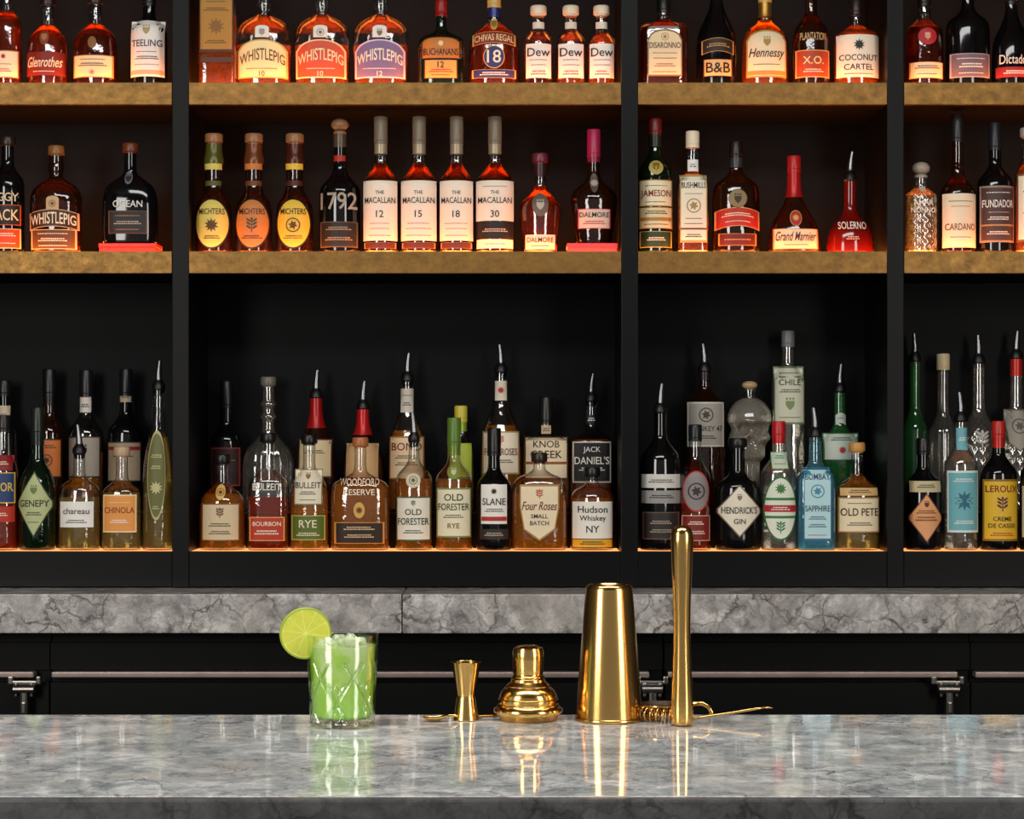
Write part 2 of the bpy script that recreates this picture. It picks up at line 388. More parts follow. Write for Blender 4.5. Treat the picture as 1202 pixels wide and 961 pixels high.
def bottle(sh,x,top,w,shape,n,dr,glass,liq,fill,cap,ccol,labels,name,desc,lift=0,foil=None,nr=.0135,flute=0):
    hw0=w/2/521
    if sh in 'TM' and .58<fill<.7: fill=.76
    b=min(hw0*dr,.045)
    d={'T':4.957,'M':4.957,'F':4.942}.get(sh,0)+b if sh!='R' else 5.212-b
    s=F/d; hw=w/2/s; dr=b/hw; z0=SHZ[sh]+lift+.0008
    bp=HZ+(CAMZ-z0)*s; H=(bp-top)/s; ch=CAPH[cap]; Hg=H-ch
    nr=min(nr,hw*.42)
    root=empty(name,(PX(x,d),d,z0),desc,'bottle',GRP[sh])
    pf=Prof(shape,Hg,hw,nr,n,max(dr,nr/hw))
    if glass in GL: gm=GL[glass]
    elif glass=='black': gm=BLK
    else: gm=pmat('tinted_glass_'+glass,glass,.1,coat=.3)
    ringmesh('glass_body',pf.rings(0,0,Hg,108 if flute else 36,flute),gm,root)
    if liq: ringmesh('liquid',pf.rings(.0045 if flute else .0022,.005,Hg*fill,32),liqmat(liq,sh in 'FR'),root)
    for l in labels: add_label(pf,root,l,bp,s)
    cm=pmat('cap_'+ccol,ccol,.35) if ccol!='gold' else paper('gold')
    if foil:
        fc,fl=foil; zt=Hg-.0005; zb=Hg-fl
        pr=[(pf.r(zb+(zt-zb)*i/10)+.0009,zb+(zt-zb)*i/10) for i in range(11)]
        lathe('neck_foil',pr,[pmat('foil_'+fc,fc,.3,.25) if fc!='gold' else paper('gold')],28,root,capb=False,capt=False)
    if cap=='cork':
        lathe('cork_stopper',[(nr*1.02,Hg),(nr*1.02,Hg+.003),(nr*1.3,Hg+.0035),(nr*1.36,Hg+.006),(nr*1.36,Hg+ch-.004),(nr*1.25,Hg+ch-.001),(nr*1.1,Hg+ch)],[cm],28,root)
    elif cap=='screw' or cap=='tall':
        lathe('bottle_cap',[(nr*1.05,Hg-.008),(nr*1.14,Hg-.008),(nr*1.14,Hg-.001),(nr*1.08,Hg),(nr*1.14,Hg+.001),(nr*1.14,Hg+ch-.003),(nr*1.05,Hg+ch-.0005),(nr*.9,Hg+ch)],[cm],28,root)
    elif cap=='knob':
        pr=[(nr*1.05,Hg),(nr*1.1,Hg+.004),(nr*.9,Hg+.007)]
        for i in range(1,12):
            a=-math.pi/2+math.pi*i/12; pr.append((nr*1.45*math.cos(a)+.0005,Hg+.007+(ch-.007)/2*(1+math.sin(a))))
        lathe('bottle_stopper',pr,[cm],28,root)
    elif cap=='pour':
        zz=Hg; lean=random.choice([-1,1])*random.uniform(.8,2.4)
        lathe('pour_spout',[(nr*.7,zz-.012),(nr*1.05,zz),(nr*1.15,zz+.002),(nr*1.1,zz+.012),(nr*.8,zz+.018),(.0085,zz+.022),(.0075,zz+.026),(.0068,zz+.036),(.0055,zz+.05),(.0042,zz+.0655),(.0035,zz+.066)],
          [pmat('spout_rubber','0c0c0c',.4),spoutm],20,root,shear=lambda z:max(0,z-zz-.02)**2*lean,fm=lambda z:1 if z>zz+.021 else 0)
    return root,pf,bp,s
CR='efe2c4';WH='f1eee6';K='141212';RD='b0201c';DR='6a1210';NV='232a55'
B=bottle
# ----- TOP SHELF
G='T'
B(G,8,-25,36,'std',2,1,'clear','red',.62,'screw','3a1010',[('rect',62,94,.9,CR,'a8783a',[('o',69,7,RD),('-',78,2,K),('-',85,3,RD)])],'whiskey_bottle','amber whiskey bottle with a cream lower label')
B(G,56,-4,48,'squat',2,.9,'clear','red',.66,'cork','1c1210',[('rect',64,92,.94,'7a1c10',DR,[('Glenrothes',76,12,CR),('-',87,2,CR)]),('oval',38,56,.25,'8a3a20',None,[('o',47,9,'c89a60')])],'whiskey_bottle','squat amber whiskey bottle with a dark red label')
B(G,112,-6,52,'squat',2,.85,'clear','dk',.62,'cork','2a1a12',[('rect',68,94,.9,'f2dcae','b98c4c',[('-',73,2,K),('-',79,3,K),('o',88,6,RD)]),('oval',46,60,.2,'8a5a30',None,[])],'whiskey_bottle','squat dark whiskey bottle with a short cream label')
B(G,175,-12,43,'std',2,1,'black',None,0,'screw','101010',[('rect',26,93,.92,WH,None,[('o',38,12,'b8a070'),('TEELING',54,8,'30304a'),('-',64,2,K),('-',71,3,K),('-',79,2,'8a6a4a'),('=',88,5,'c8a890')])],'whiskey_bottle','dark whiskey bottle with a tall white label')
B(G,256,-75,46,'hisq',6,.75,'clear','org',.5,'cork','101010',[('rect',-30,64,.86,'b5802a','4a2c0c',[('-',4,3,'5a3a10'),('-',14,3,'5a3a10'),('o',34,20,'8a5c1c'),('-',52,3,'5a3a10')]),('rect',70,76,.8,'4a2c1c',None,[])],'whiskey_bottle','rectangular whiskey bottle with a tall gold label')
for x,c,bo,tc,num in((310,'f6e6a8','c8b060','6a4a1a','10'),(378,'cc5230','f0d0a0','f7e2b8','10'),(447,'7a6a98','d8ccdc','f6ecd0','12')):
    B(G,x,-20,66,'pig',2.3,.72,'clear','org',.44,'cork','2a1c12',[('dome',50,95,.92,c,bo,[('WHISTLEPIG',74,12,tc),('-',84,2,tc),(num,90,6,tc)]),('arch',33,48,.26,WH,bo,[('o',42,9,'8a6a4a')])],'whiskey_bottle','round-shouldered clear rye bottle with a domed %s label'%{310:'cream',378:'red',447:'lavender'}[x])
B(G,518,0,56,'wide',2.6,.7,'dgreen','grn',.7,'screw','8e1a16',[('arch',46,72,.82,'c8782c','5a2c10',[('BUCHANANS',64,8,'2a1208'),('o',54,8,'f1d9a0')]),('rect',73,95,.7,'e0a850','5a2c10',[('12',79,7,K),('-',86,3,RD),('-',91,2,K)])],'whiskey_bottle','squat green whiskey bottle with an orange arched label',nr=.0115)
B(G,580,-10,60,'squat',2.2,.8,'clear','red',.7,'screw','c9a85a',[('banner',42,56,.9,'8a2a20','e0b860',[('CHIVAS REGAL',49,8,'f3dca0')]),('oval',57,84,.42,'27306e','d8a850',[('18',70,15,'f5ead0')]),('rect',85,95,.86,'27306e','d8a850',[('-',90,3,WH)]),('oval',22,38,.4,'d8b860',None,[('o',30,10,'6a4a1a')])],'whiskey_bottle','broad amber whiskey bottle with blue and gold seal',foil=('27306e',.03))
for x in(632,670,706):
    B(G,x,7,35,'std' if x!=706 else 'mac',2,1,'clear','amb' if x>640 else 'dk',.56,'cork','e8d6bc',[('rect',54,94,.84,WH,None,[('Dew',64,10,'252020'),('-',73,2,K),('-',79,2,K),('-',88,4,'c05a2a')]),('rect',27,35,.95,'e9dcc8',None,[])],'whiskey_bottle','small whiskey bottle with a white label and pale stopper')
B(G,779,-4,56,'hisq',5,.8,'clear','dk',.75,'screw','141110',[('arch',38,93,.72,'e9d8ae','8a6a3a',[('DISARONNO',57,7,'3a1a10'),('o',47,9,'b08030'),('-',66,2,K),('-',72,2,K),('-',80,3,'8a5a2a'),('-',88,2,RD)])],'liqueur_bottle','square dark amber liqueur bottle with a cream label')
B(G,841,-28,48,'slope',2,1,'black',None,0,'screw','8a1a14',[('rect',73,93,.7,'dcb878','6a3a1a',[('B&B',83,12,K)]),('banner',50,66,.8,'2a1c10','c79a58',[('-',58,3,'c79a58')])],'liqueur_bottle','black sloping liqueur bottle with a tan label')
B(G,898,-16,56,'wood',2,.8,'clear','amb',.65,'screw','c9a85a',[('arch',38,94,.84,'efe0b8','b08a40',[('Hennessy',67,14,'3a1a10'),('o',52,12,'b08a40'),('-',79,2,K),('=',89,5,'b08a40')])],'brandy_bottle','round amber cognac bottle with a cream arched label',foil=('gold',.04))
B(G,952,-18,44,'squat',2,1,'brown','dk',.6,'cork','2a1a10',[('rect',38,52,.8,None,None,[('PLANTATION',46,9,'d8b080')]),('rect',62,94,.9,'a8401c','e0a060',[('X.O.',74,9,'f5d9a0'),('-',86,3,CR)])],'rum_bottle','brown rum bottle with a red-orange label')
B(G,1005,-2,54,'std',2,.85,'clear','org',.6,'screw','201410',[('rect',44,94,.92,'f5ead2',None,[('o',56,14,'2a2a2a'),('COCONUT',71,7,K),('CARTEL',82,7,K),('-',90,2,K)])],'rum_bottle','amber rum bottle with a white square label')
B(G,1085,-12,44,'std',2,1,'clear','dk',.7,'screw','1c1412',[('oval',36,56,.5,'b3222a',None,[('o',46,9,'e8c8a0')]),('rect',76,95,.9,'f0dcb4','b98c4c',[('-',82,3,K),('-',90,2,K)])],'whiskey_bottle','dark amber bottle with a red round seal and cream label')
B(G,1136,-24,52,'std',2,.85,'black',None,0,'screw','111111',[('rect',66,94,.9,'6a6070','a8a0a8',[('-',72,2,WH),('-',80,4,WH),('-',89,2,WH)])],'rum_bottle','black bottle with a grey-violet label')
B(G,1187,-14,46,'slope',2,1,'black',None,0,'screw','111111',[('rect',66,80,.85,None,None,[('Dictador',73,11,'e9e2d8')]),('rect',82,94,.9,'8a1c2a',None,[('-',88,3,WH)])],'rum_bottle','tall matte black rum bottle with red band')
# ----- MIDDLE SHELF
G='M'
B(G,9,160,40,'std',2,1,'black',None,0,'cork','2a1a10',[('rect',226,240,.9,None,None,[('PIGGY',233,10,'e8cfa0')]),('rect',242,266,.9,'201410','c8501c',[('BACK',254,13,'f0d8a8')]),('rect',270,293,.9,'c8401c','e8c080',[('-',277,3,CR),('-',287,2,CR)])],'whiskey_bottle','black rye bottle with red lower band')
B(G,66,171,62,'pig',2.2,.72,'brown','org',.5,'cork','8a5a2c',[('banner',250,270,.96,'3a2418','d8b080',[('WHISTLEPIG',260,12,'f2e4c4')]),('rect',271,294,.9,'5a3a22','d8b080',[('-',276,2,'f2e4c4'),('-',283,3,'f2e4c4'),('-',290,2,'f2e4c4')]),('arch',232,248,.24,'c8a878',None,[('o',241,8,'5a3a22')])],'whiskey_bottle','broad brown rye bottle with a curved banner label')
B(G,153,168,65,'squat',3,.6,'black',None,0,'cork','6a3018',[('oval',202,218,.3,'6a6a70',None,[('o',210,10,'2a2a30')]),('rect',234,246,.6,None,None,[('OCEAN',241,8,'e6e2da')]),('rect',249,276,.7,'18181c','5a3a20',[('-',255,2,'b07a40'),('-',263,3,'b8b0a0'),('-',271,2,'b07a40')])],'whiskey_bottle','squat black bourbon bottle standing on a red box',lift=.0215)
for x,c,cc in((251,'dcc860','57561f'),(298,'c87c3c','6e3a1a'),(346,'e8c03c','4e2014')):
    B(G,x,157,44,'mich',2,1,'brown','amb',.44,'cork','9a6a42',[('oval',234,294,.93,c,K,[('MICHTERS',250,7,'2a1408'),('o',266,17,'5a3a14'),('-',280,3,'2a1408')]),('rect',213,219,.95,cc,None,[]),('rect',193,200,.95,c,None,[])],'whiskey_bottle','tapering whiskey bottle with a large oval %s label'%{251:'yellow-green',298:'copper',346:'yellow'}[x],foil=(cc,.045),nr=.015)
B(G,399,139,49,'tall',2,1,'black',None,0,'knob','8a6a48',[('rect',225,252,.98,None,None,[('1792',238,20,'a89c8c')]),('rect',262,292,.9,'1c1612','5a4a34',[('-',270,3,'a8927a'),('-',282,3,'a8927a')]),('rect',183,190,.98,'b82c1c',None,[])],'whiskey_bottle','black bourbon bottle with silver numerals and big wooden stopper',foil=('5a4a3a',.03))
for x,num,w in((447,'12',44),(492,'15',46),(536,'18',43),(581,'30',48)):
    ls=[('rect',214,284 if num!='30' else 261,.94,'f4e6d2',None,[('THE',228,4,'2a2020'),('MACALLAN',237,7,'2a2020'),(num,253,8,K)]+([('-',264,2,'a06a50'),('-',270,2,'a06a50'),('-',278,2,'a06a50')] if num!='30' else [('-',221,2,'8a5a4a')]))]
    if num=='30':
        ls.append(('rect',261.5,282,.965,'161212',None,[('-',272,3,'c8b8a0')])); ls.append(('rect',282.5,293,.94,'f4e6d2',None,[('-',288,2,'a06a50')]))
    else: ls.append(('rect',286,293,.9,'4a1c1c','a08060',[]))
    B(G,x,137,w,'mac',2,1,'clear','dk',.8,'tall','7a6c58',ls,'whiskey_bottle','single malt bottle with a tall cream label numbered '+num,foil=('a4947a',.03))
B(G,634,180,50,'bulb',2,.9,'clear','red',.6,'cork','6a2430',[('oval',228,256,.4,'6a5a50',None,[('o',242,13,'c0b4a4')]),('rect',277,294,.85,'f2d6c4',None,[('DALMORE',283,6,K),('-',290,2,K)])],'whiskey_bottle','bulbous malt bottle with a silver crest and low cream label',foil=('3a1c20',.03))
B(G,697,152,56,'bulb',2,.82,'brown','dk',.6,'tall','a8204a',[('oval',204,228,.35,'5a4c44',None,[('o',216,11,'c0b4a4')]),('rect',247,270,.8,'d8c4b4','b02040',[('DALMORE',254,6,K),('-',263,3,RD)])],'whiskey_bottle','bulbous malt bottle with magenta cap standing on a pink box',lift=.0215,foil=('8a2440',.02))
B(G,769,139,42,'std',2,1,'dgreen','grn',.66,'screw','6a1a14',[('rect',213,244,.93,'efe2bc','a8803a',[('JAMESON',230,10,'7a1c14'),('-',220,2,'1c3a22'),('-',239,2,K)]),('rect',245,270,.93,'e2d2a4','a8803a',[('-',251,3,K),('=',259,4,'a8803a'),('-',265,2,K)]),('oval',190,207,.45,'b8a050',None,[('o',198,11,'4a3a14')]),('rect',273,292,.9,'1e3a22','b8a050',[('-',282,3,CR)])],'whiskey_bottle','green whiskey bottle with a cream label and gold seal',foil=('2a2a1c',.035))
B(G,813,154,37,'sq',4,.9,'clear','amb',.72,'screw','e8d8bc',[('rect',206,286,.86,'efe6cc','b59a58',[('BUSHMILLS',219,7,K),('-',229,2,'8a6a3a'),('o',243,17,'a8884a'),('-',258,2,K),('-',264,2,K),('=',270,2,'7a1c14'),('-',278,3,K)]),('rect',188,202,.86,WH,None,[('-',195,3,K)])],'whiskey_bottle','slim squared whiskey bottle with tall cream label')
B(G,864,166,56,'std',2,.85,'brown','dk',.7,'screw','18100e',[('banner',248,270,.94,'b8281c','e0a060',[('-',256,3,CR),('-',264,2,CR)]),('oval',224,246,.4,'8a7a50','4a3a20',[('o',235,12,'3a2a14')]),('rect',276,290,.8,'5a1410','b88a40',[('-',283,2,'d8a868')])],'liqueur_bottle','dark rounded liqueur bottle with a red band label',foil=('3a3a3a',.03))
B(G,932,183,62,'bell',2.4,.72,'brown','red',.35,'screw','b01a1a',[('rect',270,294,.86,'f2d8ae','c88a50',[('Grand Marnier',279,11,'4a1410'),('-',289,2,RD)]),('oval',248,267,.3,'b8222a','d8b060',[('o',257,9,'d8b060')])],'liqueur_bottle','bell-shaped brown liqueur bottle with red ribbon and cream label',foil=('a81a1a',.065))
B(G,998,178,56,'cone',2,.85,'6a0e08',None,0,'pour','601010',[('rect',258,272,.85,None,None,[('SOLERNO',266,9,'f2e6d4')]),('rect',278,284,.4,None,None,[('-',281,3,'e0b0a0')])],'liqueur_bottle','dark red conical liqueur bottle with thin spout')
B(G,1081,190,38,'hisq',2.4,.9,'frost','str',.6,'knob','a89c8c',[('rect',216,262,.85,None,None,[('o',224,10,'d8ccb8'),('AMAR',239,6,'f0e8da'),('NONNO',248,6,'f0e8da')])],'liqueur_bottle','pale dimpled cut-glass bottle with white lettering and ball stopper',flute=2)
B(G,1124,134,42,'tall',2,1,'brown','dk',.6,'tall','1c1a18',[('rect',229,292,.93,'f0e2c4',None,[('-',238,2,K),('-',244,2,'a8844a'),('CARDANO',268,8,'7a4a20'),('-',280,2,K)])],'liqueur_bottle','slender long-necked dark bottle with a large cream label')
B(G,1168,144,43,'std',2,1,'black','dk',.6,'tall','1a1a20',[('rect',220,286,.93,'4a3432','9a8272',[('-',228,2,WH),('FUNDADOR',241,9,WH),('-',251,2,'d8a8a0'),('-',258,3,WH),('=',266,2,'b88a50'),('-',275,3,WH)])],'brandy_bottle','dark brandy bottle with brown label and white lettering')
B(G,1206,150,30,'std',2,1,'clear','org',.6,'cork','a8a090',[('rect',205,285,.9,'efe2cc','7a4a20',[('-',225,3,K),('-',250,3,RD)])],'whiskey_bottle','slim bottle with a cream label at shelf end')
# ----- LOWER SHELF, RAISED STEP ROW
G='R'
B(G,5,446,40,'std',2,1,'black',None,0,'screw','141414',[('rect',476,500,.9,'c9b9a0',None,[('-',486,2,K)])],'liqueur_bottle','dark bottle with a beige neck label')
B(G,58,433,34,'std',2,1,'brown','dk',.6,'tall','121212',[('rect',462,474,.98,'a89c84',None,[('-',468,3,K)]),('rect',515,560,.93,'c8702c','3a2010',[('-',524,3,K),('o',540,14,'3a2010')])],'liqueur_bottle','slim dark bottle with orange label',foil=('161414',.03))
B(G,101,434,42,'std',2,1,'clear','amb',.5,'tall','161418',[('rect',458,484,.98,'d2cdc4',None,[('-',466,2,RD),('-',476,3,K)]),('rect',512,560,.9,'9c9488','3a2a20',[('o',528,14,'3a2c20')])],'liqueur_bottle','clear bottle with white neck band and grey label')
B(G,148,433,44,'std',2,1,'black',None,0,'tall','15151a',[('rect',458,472,.98,'b8a890',None,[('-',465,3,K)]),('rect',518,565,.9,'a89880','2a1c14',[('=',526,4,'8a2a1a'),('-',534,3,K)])],'liqueur_bottle','black-capped bottle with beige label')
B(G,266,447,38,'std',2,1,'black',None,0,'tall','101010',[('rect',525,570,.9,'2a1414','8a2a1a',[('-',540,2,'a88a60')])],'liqueur_bottle','plain black bottle with dark label')
B(G,315,442,62,'decan',2.2,.72,'frost','clr',.35,'cork','6a6458',[],'spirit_decanter_bottle','clear round-shouldered decanter bottle with ringed neck',flute=1)
B(G,371,434,48,'slope',2,.9,'brown','dk',.6,'pour','101010',[('rect',515,560,.85,'d8c49a','5a2a18',[('-',530,3,K)])],'whiskey_bottle','brown bourbon bottle with red wax neck and spout',foil=('a01418',.07))
B(G,426,447,50,'slope',2,.9,'clear','dk',.6,'pour','101010',[('rect',520,560,.8,'c8a070',None,[])],'whiskey_bottle','bourbon bottle with bright red wax neck',foil=('b81a1c',.06))
B(G,478,414,46,'slope',2,1,'clear','org',.62,'pour','101010',[('rect',456,484,.98,'c8c0b0',None,[('-',464,2,K),('-',474,3,K)]),('rect',512,562,.9,'e2c9a0','a86a3a',[('BOND',524,9,'7a2a1a'),('-',536,3,K),('-',544,3,K)])],'whiskey_bottle','amber whiskey bottle with pale neck label and spout')
B(G,541,476,32,'std',2,1,'clear','str',.66,'screw','c8b83a',[('rect',520,560,.8,'a8b840',None,[])],'liqueur_bottle','small bottle with yellow-green cap',foil=('8aa030',.03))
B(G,588,404,50,'slope',2,.95,'clear','amb',.62,'pour','101010',[('rect',447,470,.95,'d6cdb8',None,[('o',458,9,RD)]),('rect',506,556,.88,'ecdfc6','b09060',[('o',516,10,'b83a3a'),('FOUR ROSES',530,8,'5a1c1c'),('-',541,3,K)])],'whiskey_bottle','amber bourbon bottle with rose-marked cream label')
B(G,641,466,56,'hisq',4,.72,'clear','amb',.7,'tall','15120f',[('rect',512,562,.92,'e6d4b0','4a3018',[('KNOB',521,8,'2a1a10'),('CREEK',533,9,'2a1a10'),('=',543,3,'8a4a1c')]),('rect',499,509,.8,'c8b088',None,[('-',504,3,K)])],'whiskey_bottle','flat-sided bourbon bottle with a wide cream label')
B(G,694,438,50,'sq',5,.9,'clear','dk',.66,'pour','101010',[('rect',518,566,.9,'151313','c8c0b0',[('JACK',528,8,WH),("DANIEL'S",540,9,WH),('-',550,3,WH)]),('rect',487,497,.98,'191616',None,[('-',492,3,WH)])],'whiskey_bottle','square whiskey bottle with a black label and spout')
B(G,827,403,50,'hisq',2.2,.95,'brown','dk',.5,'pour','101010',[('rect',472,524,.86,'98948a','c8c4b8',[('o',487,17,'3a3630'),('MONKEY 47',503,6,'2a2622'),('-',513,3,K)])],'gin_bottle','dark apothecary gin bottle with a stamp-like grey label',foil=('1a1a1c',.02))
B(G,925,388,40,'hisq',2.4,1,'frost','clr',.6,'screw','6a6a6c',[('rect',430,498,.9,'ccccb4','6a7a5a',[('-',438,2,K),('CHILE',449,7,'2a3a2a'),('-',459,3,K),('o',474,15,'7a8a5a'),('-',490,2,K)])],'gin_bottle','tall clear bottle with pale green label')
B(G,986,427,50,'bulb',2,.9,'green','grn',.7,'pour','101010',[('banner',486,498,.85,'c8d0c8',None,[('-',492,2,'1a4a2a')]),('rect',508,540,.9,'c8d2c4','2a6a3a',[('-',515,3,'1a4a2a'),('o',528,10,RD)])],'gin_bottle','fluted green gin bottle with spout',flute=1)
B(G,1074,391,30,'tall',2,1,'green','grn',.5,'pour','101010',[],'liqueur_bottle','slim green bottle with spout')
B(G,1107,415,36,'tall',2,1,'frost','clr',.5,'screw','d8c49a',[],'vodka_bottle','smoky clear long-necked bottle with cream cap',flute=1)
B(G,1149,393,42,'tall',2,1,'frost','clr',.5,'pour','101010',[('oval',496,540,.6,None,None,[('o',515,20,'b8b4ac')])],'vodka_bottle','clear patterned bottle with spout',flute=2)
B(G,1193,388,40,'tall',2,1,'frost','clr',.5,'pour','a01818',[('shield',480,530,.8,'9a9488','5a544c',[('o',500,18,'5a544c')])],'vodka_bottle','pale ornate bottle with red neck',foil=('b0241c',.04),flute=2)
# ----- LOWER SHELF FRONT ROW
G='F'
B(G,4,487,34,'std',2,1,'clear','red',.6,'screw','1c1818',[('rect',534,552,.93,'8a1a1a',None,[('-',543,3,CR)]),('rect',554,590,.93,'28406e','d8b040',[('QUOR',572,12,'e8c040')]),('rect',594,612,.9,'b8301c',None,[('-',603,3,CR)])],'liqueur_bottle','red liqueur bottle with blue and yellow label')
B(G,44,478,44,'wood',2,1,'dgreen','grn',.6,'tall','1a201a',[('dia',552,630,.95,'b8c08a','3a4a2a',[('GENEPY',590,8,'2a3a1c'),('-',602,3,'2a3a1c'),('o',574,11,'6a7a40'),('-',612,2,'2a3a1c')]),('rect',500,508,.9,'b8b088',None,[])],'liqueur_bottle','dark green liqueur bottle with a pale diamond label',foil=('1c241c',.03))
B(G,93,498,50,'wide',2,.85,'clear','str',.55,'pour','101010',[('rect',588,618,.78,WH,None,[('chareau',599,7,'3a3a30'),('-',611,3,K)])],'liqueur_bottle','squat clear bottle of pale liqueur with white label')
B(G,143,524,46,'wide',2.6,.8,'clear','str',.62,'cork','c0a080',[('rect',580,624,.85,'e89a4a','f2d8a0',[('CHINOLA',598,7,'8a3a10'),('-',589,2,'f2d8a0'),('-',611,3,WH)])],'liqueur_bottle','squat clear bottle with an orange label and wood stopper')
B(G,186,423,37,'slope',2,1,'clear','str',.7,'pour','101010',[('oval',505,610,.6,'6a6a3a','b8b07a',[('-',535,3,'c8c08a'),('-',548,3,'c8c08a'),('o',572,16,'c8c08a'),('-',595,3,'c8c08a')])],'liqueur_bottle','tall clear bottle with olive botanical label and spout')
B(G,261,533,56,'squat',2,.82,'clear','amb',.66,'cork','17120e',[('rect',590,634,.8,'d8c09a','7a4a20',[('o',601,12,'5a3018'),('-',615,3,K),('-',624,3,K)]),('oval',568,586,.3,'d8b060',None,[('o',577,9,'6a3a10')])],'whiskey_bottle','squat amber whiskey bottle with gold seal')
B(G,315,508,48,'wide',3.5,.7,'clear','red',.5,'cork','121010',[('rect',565,577,.8,None,None,[('BULLEIT',571,8,'e8dcc8')]),('rect',606,634,.86,'b8341c','e8a050',[('BOURBON',614,5,CR),('-',624,4,CR)])],'whiskey_bottle','flask-shaped bourbon bottle with an orange-red lower label')
B(G,363,510,46,'squat',2,.85,'clear','org',.6,'cork','121010',[('rect',550,592,.8,'e8dcc0','8a7a5a',[('o',558,8,'8a6a3a'),('BULLEIT',569,7,'2a2420'),('-',578,3,K),('-',586,2,K)]),('rect',604,633,.86,'5a6a1c','b8b860',[('RYE',614,9,CR),('-',626,3,CR)])],'whiskey_bottle','rounded amber rye bottle with a green lower label')
B(G,423,513,70,'wide',3,.6,'clear','amb',.66,'cork','b06a3a',[('rect',556,584,.8,None,None,[('WOODFORD',565,8,'f4e6c8'),('RESERVE',577,7,'f4e6c8')]),('oval',588,608,.2,'d8a850','6a3a10',[('o',598,9,'6a3a10')]),('rect',612,637,.84,'2c1408','d08a3c',[('-',619,3,'e8c890'),('-',628,3,'e8c890')])],'whiskey_bottle','wide flat amber bourbon bottle with gold lettering')
B(G,486,484,44,'std',2,1,'clear','amb',.66,'pour','101010',[('rect',582,634,.92,'ece4d0','4a5a3a',[('o',590,7,'4a5a3a'),('OLD',600,7,'1a2a1a'),('FORESTER',611,8,'1a2a1a'),('-',623,3,K)]),('oval',555,572,.4,'d8ccb0',None,[('o',563,10,'6a5a3a')])],'whiskey_bottle','bourbon bottle with a cream label and spout',nr=.012)
B(G,533,490,44,'std',2,1,'clear','amb',.66,'tall','5a7a2a',[('rect',572,630,.92,'ece2c0','7a8a4a',[('OLD',583,8,'2a3a1a'),('FORESTER',594,8,'2a3a1a'),('-',605,3,K),('RYE',616,6,'7a4a1a')]),('oval',545,562,.45,'7a8a3a',None,[('o',553,9,'d8d0a0')])],'whiskey_bottle','rye bottle with a cream label and green cap',foil=('6a8030',.03))
B(G,580,502,42,'std',2,1,'black',None,0,'tall','101010',[('rect',568,614,.72,'efe9de',None,[('o',576,8,K),('SLANE',588,8,K),('-',598,3,K),('=',608,5,'b03028')]),('rect',620,632,.8,'2a2422',None,[('-',626,3,'b8a890')])],'whiskey_bottle','black whiskey bottle with a small white label')
B(G,633,531,66,'hud',3,.62,'clear','amb',.66,'cork','2a1c14',[('shield',568,634,.7,'ecd9b4','a8804a',[('o',579,11,'b83a30'),('Four Roses',593,10,'6a1c18'),('SMALL',605,5,K),('BATCH',613,5,K)])],'whiskey_bottle','wide squat bourbon bottle with a shield-like cream label')
B(G,695,548,52,'hud',2,.9,'clear','amb',.72,'cork','121212',[('rect',588,631,.9,'ece6d8',None,[('Hudson',597,8,K),('Whiskey',608,8,K),('NY',620,8,K)]),('rect',632,641,.9,'d8a828',None,[('-',636,3,K)])],'whiskey_bottle','rounded amber whiskey bottle with off-white label and yellow strip')
B(G,775,450,48,'std',2,.95,'black',None,0,'pour','101010',[('rect',556,572,.95,'d8d2ca',None,[('-',564,3,K)]),('rect',575,590,.95,'98948f',None,[('-',582,3,K)]),('rect',600,632,.9,'241c1c','6a4a3a',[('-',612,3,'a89a80'),('-',622,3,'a89a80')])],'gin_bottle','black bottle with white paper band and spout')
B(G,816,498,37,'std',2,1,'clear','red',.5,'screw','17181c',[('oval',552,600,.85,'8a8480','b8282c',[('o',576,20,'3a2a2a')]),('rect',604,634,.9,'7a1c1c','c8a080',[('-',613,3,CR),('-',624,3,CR)])],'gin_bottle','slim clear bottle with grey roundel and red label')
B(G,866,514,54,'wide',2,.85,'black',None,0,'cork','101010',[('dia',568,630,.96,'e8dfc8','6a5a48',[("HENDRICK'S",598,8,K),('GIN',611,6,K),('o',583,8,'8a7a60')])],'gin_bottle','black apothecary gin bottle with a cream diamond label',nr=.016)
B(G,914,494,42,'std',2.4,1,'frost','clr',.55,'screw','b81c20',[('oval',558,634,.92,'dfe4d0','2a6a3a',[('o',573,14,'3a7a3a'),('=',585,3,'3a7a3a'),('=',596,8,'b0282c'),('-',596,3,WH),('=',606,3,'3a7a3a'),('o',618,14,'2a7a3a')]),('rect',530,550,.9,'c8d8c0','3a8a4a',[('-',536,3,'2a6a3a'),('-',544,2,RD)])],'gin_bottle','clear bottle with red cap and green botanical oval label',foil=('b81c20',.02))
B(G,957,478,45,'sq',5,.9,'blue','blu',.68,'pour','101010',[('rect',548,634,.72,'b8dce0','2a6a88',[('BOMBAY',559,7,'1a3a5a'),('o',576,16,'4a8aa8'),('SAPPHIRE',596,7,'1a3a5a'),('-',607,3,'1a3a5a'),('-',616,3,'1a3a5a'),('-',627,2,RD)])],'gin_bottle','square pale blue gin bottle with spout')
B(G,1006,519,54,'wide',2.2,.85,'clear','str',.62,'cork','c8904a',[('rect',572,581,.85,'d8b070',None,[('-',576,3,K)]),('rect',583,624,.9,'ecdab4','a88048',[('OLD PETE',600,9,'3a2418'),('-',590,2,K),('-',614,3,K)])],'gin_bottle','squat clear bottle with cream label and wood stopper')
B(G,1084,514,42,'std',2,1,'black',None,0,'screw','101010',[('rect',564,577,.9,'c8b890',None,[('-',570,3,K)]),('dia',578,636,.94,'e0a06a','6a3018',[('-',600,3,'6a1c10'),('-',608,4,'6a1c10'),('o',591,8,'6a1c10')])],'liqueur_bottle','dark bottle with an orange diamond label')
